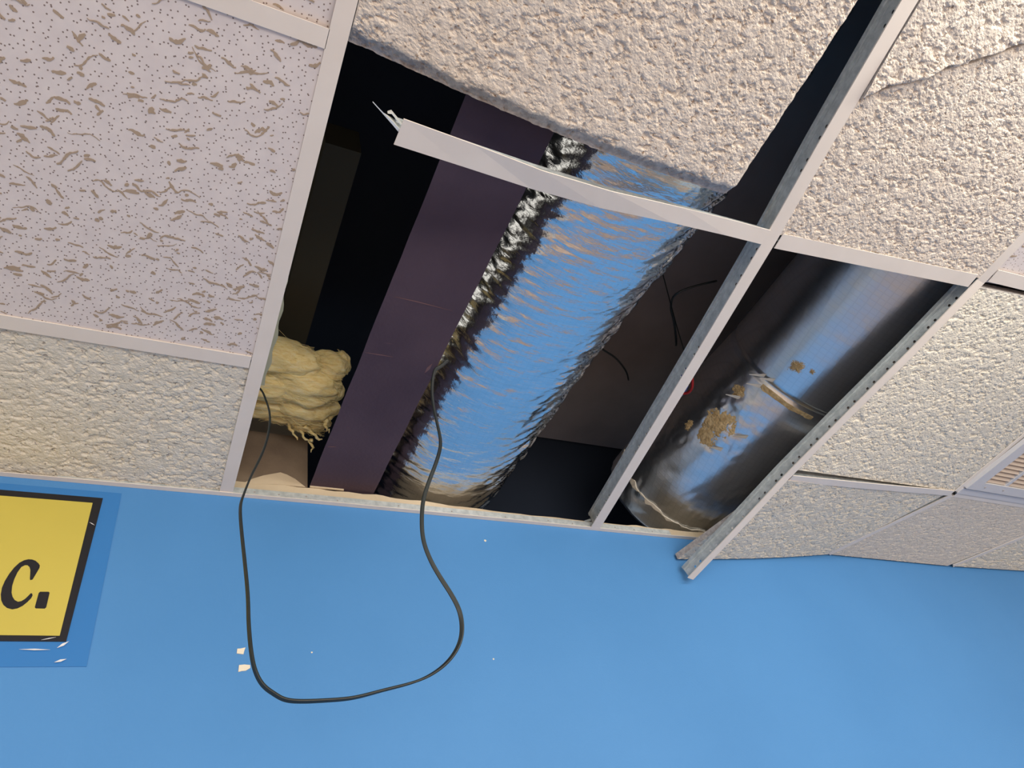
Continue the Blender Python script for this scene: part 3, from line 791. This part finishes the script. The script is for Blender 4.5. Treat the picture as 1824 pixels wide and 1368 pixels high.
for i, p in enumerate(cp):
    d = (cp[min(i+1, n-1)]-cp[max(i-1, 0)]).normalized()
    phi = 0.7 + 2.1*math.sin(i/n*5.0) * .6
    e1 = Vector((0, 1, 0)); e1 = (e1 - d*e1.dot(d)).normalized(); e2 = d.cross(e1)
    A = e2*math.cos(phi)+e1*math.sin(phi); B = d.cross(A)
    loop = []
    r = .00185
    for k in range(16):          # two joined round conductors
        an = 2*math.pi*k/16
        cx = math.cos(an); off = r*.92*(1 if cx >= 0 else -1)
        loop.append(p + A*(off + r*cx*1.0 if abs(cx) > 1e-6 else 0) + B*(r*math.sin(an)*(1.0 if abs(cx) > .2 else .55)))
    fr.append(loop)
MB().sweep(fr).build('twin_cord', 'cord_rubber', None, True, label='thin black twin-wire cord hanging in a long loop in front of the blue wall', cat='cord')

# wires in the void
def wire(pts, r, m_, label, group=None):
    MB().tube(smooth_pts(catmull(pts, 5), 3), r, 6).build('wire', m_, None, True, label=label, cat='wire', group=group)
wire([(1.30,.70,1.50),(1.243,.724,1.49),(1.192,.768,1.49),(1.215,.82,1.50),(1.25,.857,1.50),(1.30,.92,1.50),(1.34,.96,1.53)], .0035, 'cord_rubber', 'black wire curving down the void between the ducts, upper one')
wire([(1.02,.96,1.50),(1.077,1.009,1.50),(1.14,1.03,1.50),(1.204,1.071,1.50),(1.25,1.12,1.52)], .003, 'cord_rubber', 'short dark wire low in the void beside the crinkled duct')
wire([(1.16,.70,1.715),(1.155,.74,1.55),(1.15,.79,1.36),(1.142,.812,1.232)], .0018, 'cord_rubber', 'thin black lead dropping from the deck to the red wire end')
wire([(1.142,.812,1.226),(1.160,.838,1.205),(1.178,.866,1.200),(1.184,.892,1.205),(1.176,.905,1.215)], .0040, 'red_plastic', 'red wire end showing just behind the straight main tee')
wire([(1.150,.822,1.240),(1.140,.850,1.215),(1.142,.885,1.205),(1.165,.915,1.210),(1.188,.914,1.222),(1.196,.89,1.235)], .0032, 'blue_plastic', 'blue wire looped below the red wire end in the void')

# ------------------------------------------------------------------ air grille
def grille():
    e0 = np.array((2.093, .245, .966)); f0 = np.array((2.765, .230, .966))
    e1 = E1+(.004, -.006, -.003); f1 = F1+(-.006, -.006, -.003)
    root = thing('air_grille', tuple(e1), 'white louvred air grille in the ceiling at the right edge', 'vent')
    def P(u, v_, h=0.0):   # u along x, v from wall side (0) into the room (1)
        p = (e1*(1-u)+f1*u)*(1-v_) + (e0*(1-u)+f0*u)*v_
        return (p[0], p[1], p[2]+h)
    def pl(u0, u1, v0, v1, h0, h1, nm, mt, **k):
        return MB().hexa([P(u0, v0, h0), P(u1, v0, h0), P(u1, v1, h0), P(u0, v1, h0)], [P(u0, v0, h1), P(u1, v0, h1), P(u1, v1, h1), P(u0, v1, h1)]).build(nm, mt, root, **k)
    pl(0, 1, .0, .035, .0, .006, 'outer_lip', 'vent_white')
    fr_ = MB()
    def bx(u0, u1, v0, v1, h0, h1): fr_.hexa([P(u0, v0, h0), P(u1, v0, h0), P(u1, v1, h0), P(u0, v1, h0)], [P(u0, v0, h1), P(u1, v0, h1), P(u1, v1, h1), P(u0, v1, h1)])
    bx(0, 1, .045, .095, -.006, .006); bx(0, 1, .93, 1, -.006, .006); bx(0, .066, .095, .93, -.006, .006); bx(.934, 1, .095, .93, -.006, .006)
    fr_.build('frame', 'vent_white', root)
    for u in (.215, .5, .785): pl(u, u+.022, .095, .93, -.004, .008, 'divider', 'vent_white')
    pl(.06, .94, .09, .94, .030, .032, 'backing', 'vent_dark')
    nsl = 34; root_m = None
    for k in range(nsl):
        v0 = .099 + (.93-.099)*k/nsl; v1 = v0 + (.93-.099)/nsl*.78
        for (u0, u1) in ((.066, .215), (.237, .5), (.522, .785), (.807, .934)):
            MB().hexa([P(u0, v0, -.002), P(u1, v0, -.002), P(u1, v1, .008), P(u0, v1, .008)], [P(u0, v0, -.0005), P(u1, v0, -.0005), P(u1, v1, .0095), P(u0, v1, .0095)]).build('slat', 'vent_slat', root)
    for u in (.10, .235): 
        x, y_, z_ = P(u, .07, -.0065); MB().tube([(x, y_, z_-.0006), (x, y_, z_+.001)], .003, 10).build('screw', 'tile_core', root)
grille()

# ------------------------------------------------------------------ sign on the wall
def sign():
    root = thing('sign', (-.5, YW-.004, .63), 'yellow sign with thick black border and black lettering, laminated onto the blue wall', 'sign')
    # blue film backing sheet
    MB().extrude([(-1.15, .629), (-.0785, .629), (-.0885, .980), (-1.15, .980)], YW-.0012, YW-.0002).build('backing_film', 'blue_film', root)
    MB().extrude([(-1.12, .6705), (-.1155, .6705), (-.1175, .9635), (-1.12, .9635)], YW-.0030, YW-.0012).build('border', 'sign_black', root)
    MB().extrude([(-1.107, .6800), (-.1265, .6800), (-.1320, .9500), (-1.107, .9500)], YW-.0034, YW-.0030).build('panel', 'sign_yellow', root)
    Cg = [(-0.1908, 0.7795), (-0.1878, 0.7808), (-0.1853, 0.7932), (-0.1833, 0.8036), (-0.1837, 0.8083), (-0.1868, 0.8128), (-0.1925, 0.8176), (-0.1978, 0.8197), (-0.2033, 0.8197), (-0.2088, 0.8174), (-0.2143, 0.812), (-0.2192, 0.8023), (-0.2232, 0.7892), (-0.2256, 0.7756), (-0.2262, 0.7631), (-0.2246, 0.7509), (-0.2214, 0.7407), (-0.2163, 0.7323), (-0.2098, 0.7269), (-0.2022, 0.7247), (-0.1956, 0.7266), (-0.1897, 0.7315), (-0.1849, 0.7386), (-0.1814, 0.7457), (-0.1806, 0.751), (-0.1821, 0.7545), (-0.1842, 0.7547), (-0.1863, 0.7499), (-0.1895, 0.744), (-0.1937, 0.7397), (-0.1979, 0.7385), (-0.2032, 0.7414), (-0.2076, 0.7473), (-0.2109, 0.755), (-0.2132, 0.7673), (-0.2135, 0.7798), (-0.2123, 0.7935), (-0.2096, 0.8039), (-0.2055, 0.8078), (-0.2018, 0.8081), (-0.198, 0.8049), (-0.1953, 0.7991), (-0.1934, 0.79), (-0.1921, 0.7827)]
    dot = [(-0.1717, 0.7581), (-0.1597, 0.7586), (-0.1578, 0.7569), (-0.1565, 0.7301), (-0.1579, 0.7274), (-0.1707, 0.7274), (-0.1724, 0.7295), (-0.1731, 0.7557)]
    for nm, g in (('letter_c', Cg), ('full_stop', dot)):
        cu = bpy.data.curves.new(nm, 'CURVE'); cu.dimensions = '2D'; cu.fill_mode = 'BOTH'; cu.extrude = .0002
        sp = cu.splines.new('POLY'); sp.points.add(len(g)-1); sp.use_cyclic_u = True
        x0 = sum(p[0] for p in g)/len(g); z0 = sum(p[1] for p in g)/len(g)
        for q, (x, z) in zip(sp.points, g): q.co = ((x-x0)*S, (z-z0)*S, 0, 1)
        tmp = bpy.data.objects.new('tmp', cu)
        me = bpy.data.meshes.new_from_object(tmp); bpy.data.objects.remove(tmp); me.name = nm
        me.materials.clear(); me.materials.append(MATS['sign_black'])
        o = bpy.data.objects.new(nm, me); COL.objects.link(o); o.parent = root
        o.rotation_euler = (math.pi/2, 0, 0)
        o.location = Vector((x0*S, (YW-.0037)*S, CZ+z0*S)) - root.location
    for (a, b_, w1) in (((-.176, .6560), (-.134, .6555), .0012), ((-.1255, .6585), (-.1115, .6700), .0022), ((-.124, .6345), (-.1085, .6400), .0020), ((-.150, .672), (-.131, .677), .0007), ((-.1285, .905), (-.119, .899), .0007)):
        ax, az = a; bx_, bz = b_; L = math.hypot(bx_-ax, bz-az); nx_, nz_ = -(bz-az)/L*w1, (bx_-ax)/L*w1
        MB().extrude([(ax, az), ((ax+bx_)/2-nx_, (az+bz)/2-nz_), (bx_, bz), ((ax+bx_)/2+nx_, (az+bz)/2+nz_)], YW-.0044, YW-.0036).build('tape_glint', 'tape_glint', root, label='pale sliver painted as a glint on clear tape')  # opaque pale slivers stand in for glints on the clear tape
sign()
# scraps and nicks on the wall
MB().extrude([(0.1465, 0.6600), (.152, .6605), (0.1600, 0.6625), (.1585, .657), (0.1574, 0.6500), (0.1462, 0.6515)], YW-.0016, YW-.0001).build('tape_scrap', 'cream_paper', label='small cream tape scrap on the blue wall, upper of the two beside the cord', cat='tape')
MB().extrude([(0.1514, 0.6300), (.160, .631), (0.1698, 0.6300), (0.1701, 0.6247), (0.163, 0.6200), (.157, .6195), (0.1510, 0.6180)], YW-.0016, YW-.0001).build('tape_scrap', 'cream_paper', label='small cream tape scrap on the blue wall, lower of the two beside the cord', cat='tape')
for x, z, r, lb in ((.2758, .6539, .0016, 'tiny white nick inside the cord loop on the blue wall'), (.6391, .6406, .0018, 'tiny white nick on the blue wall right of the cord loop'), (.6776, .9326, .0030, 'small pale spot on the blue wall just under the trim')):
    MB().extrude([(x+r*math.cos(a)*(1+.4*math.sin(3*a)), z+r*math.sin(a)) for a in np.linspace(0, 2*math.pi, 9)[:-1]], YW-.0008, YW-.0001).build('paint_nick', 'cream_paper', label=lb, cat='paint chip')
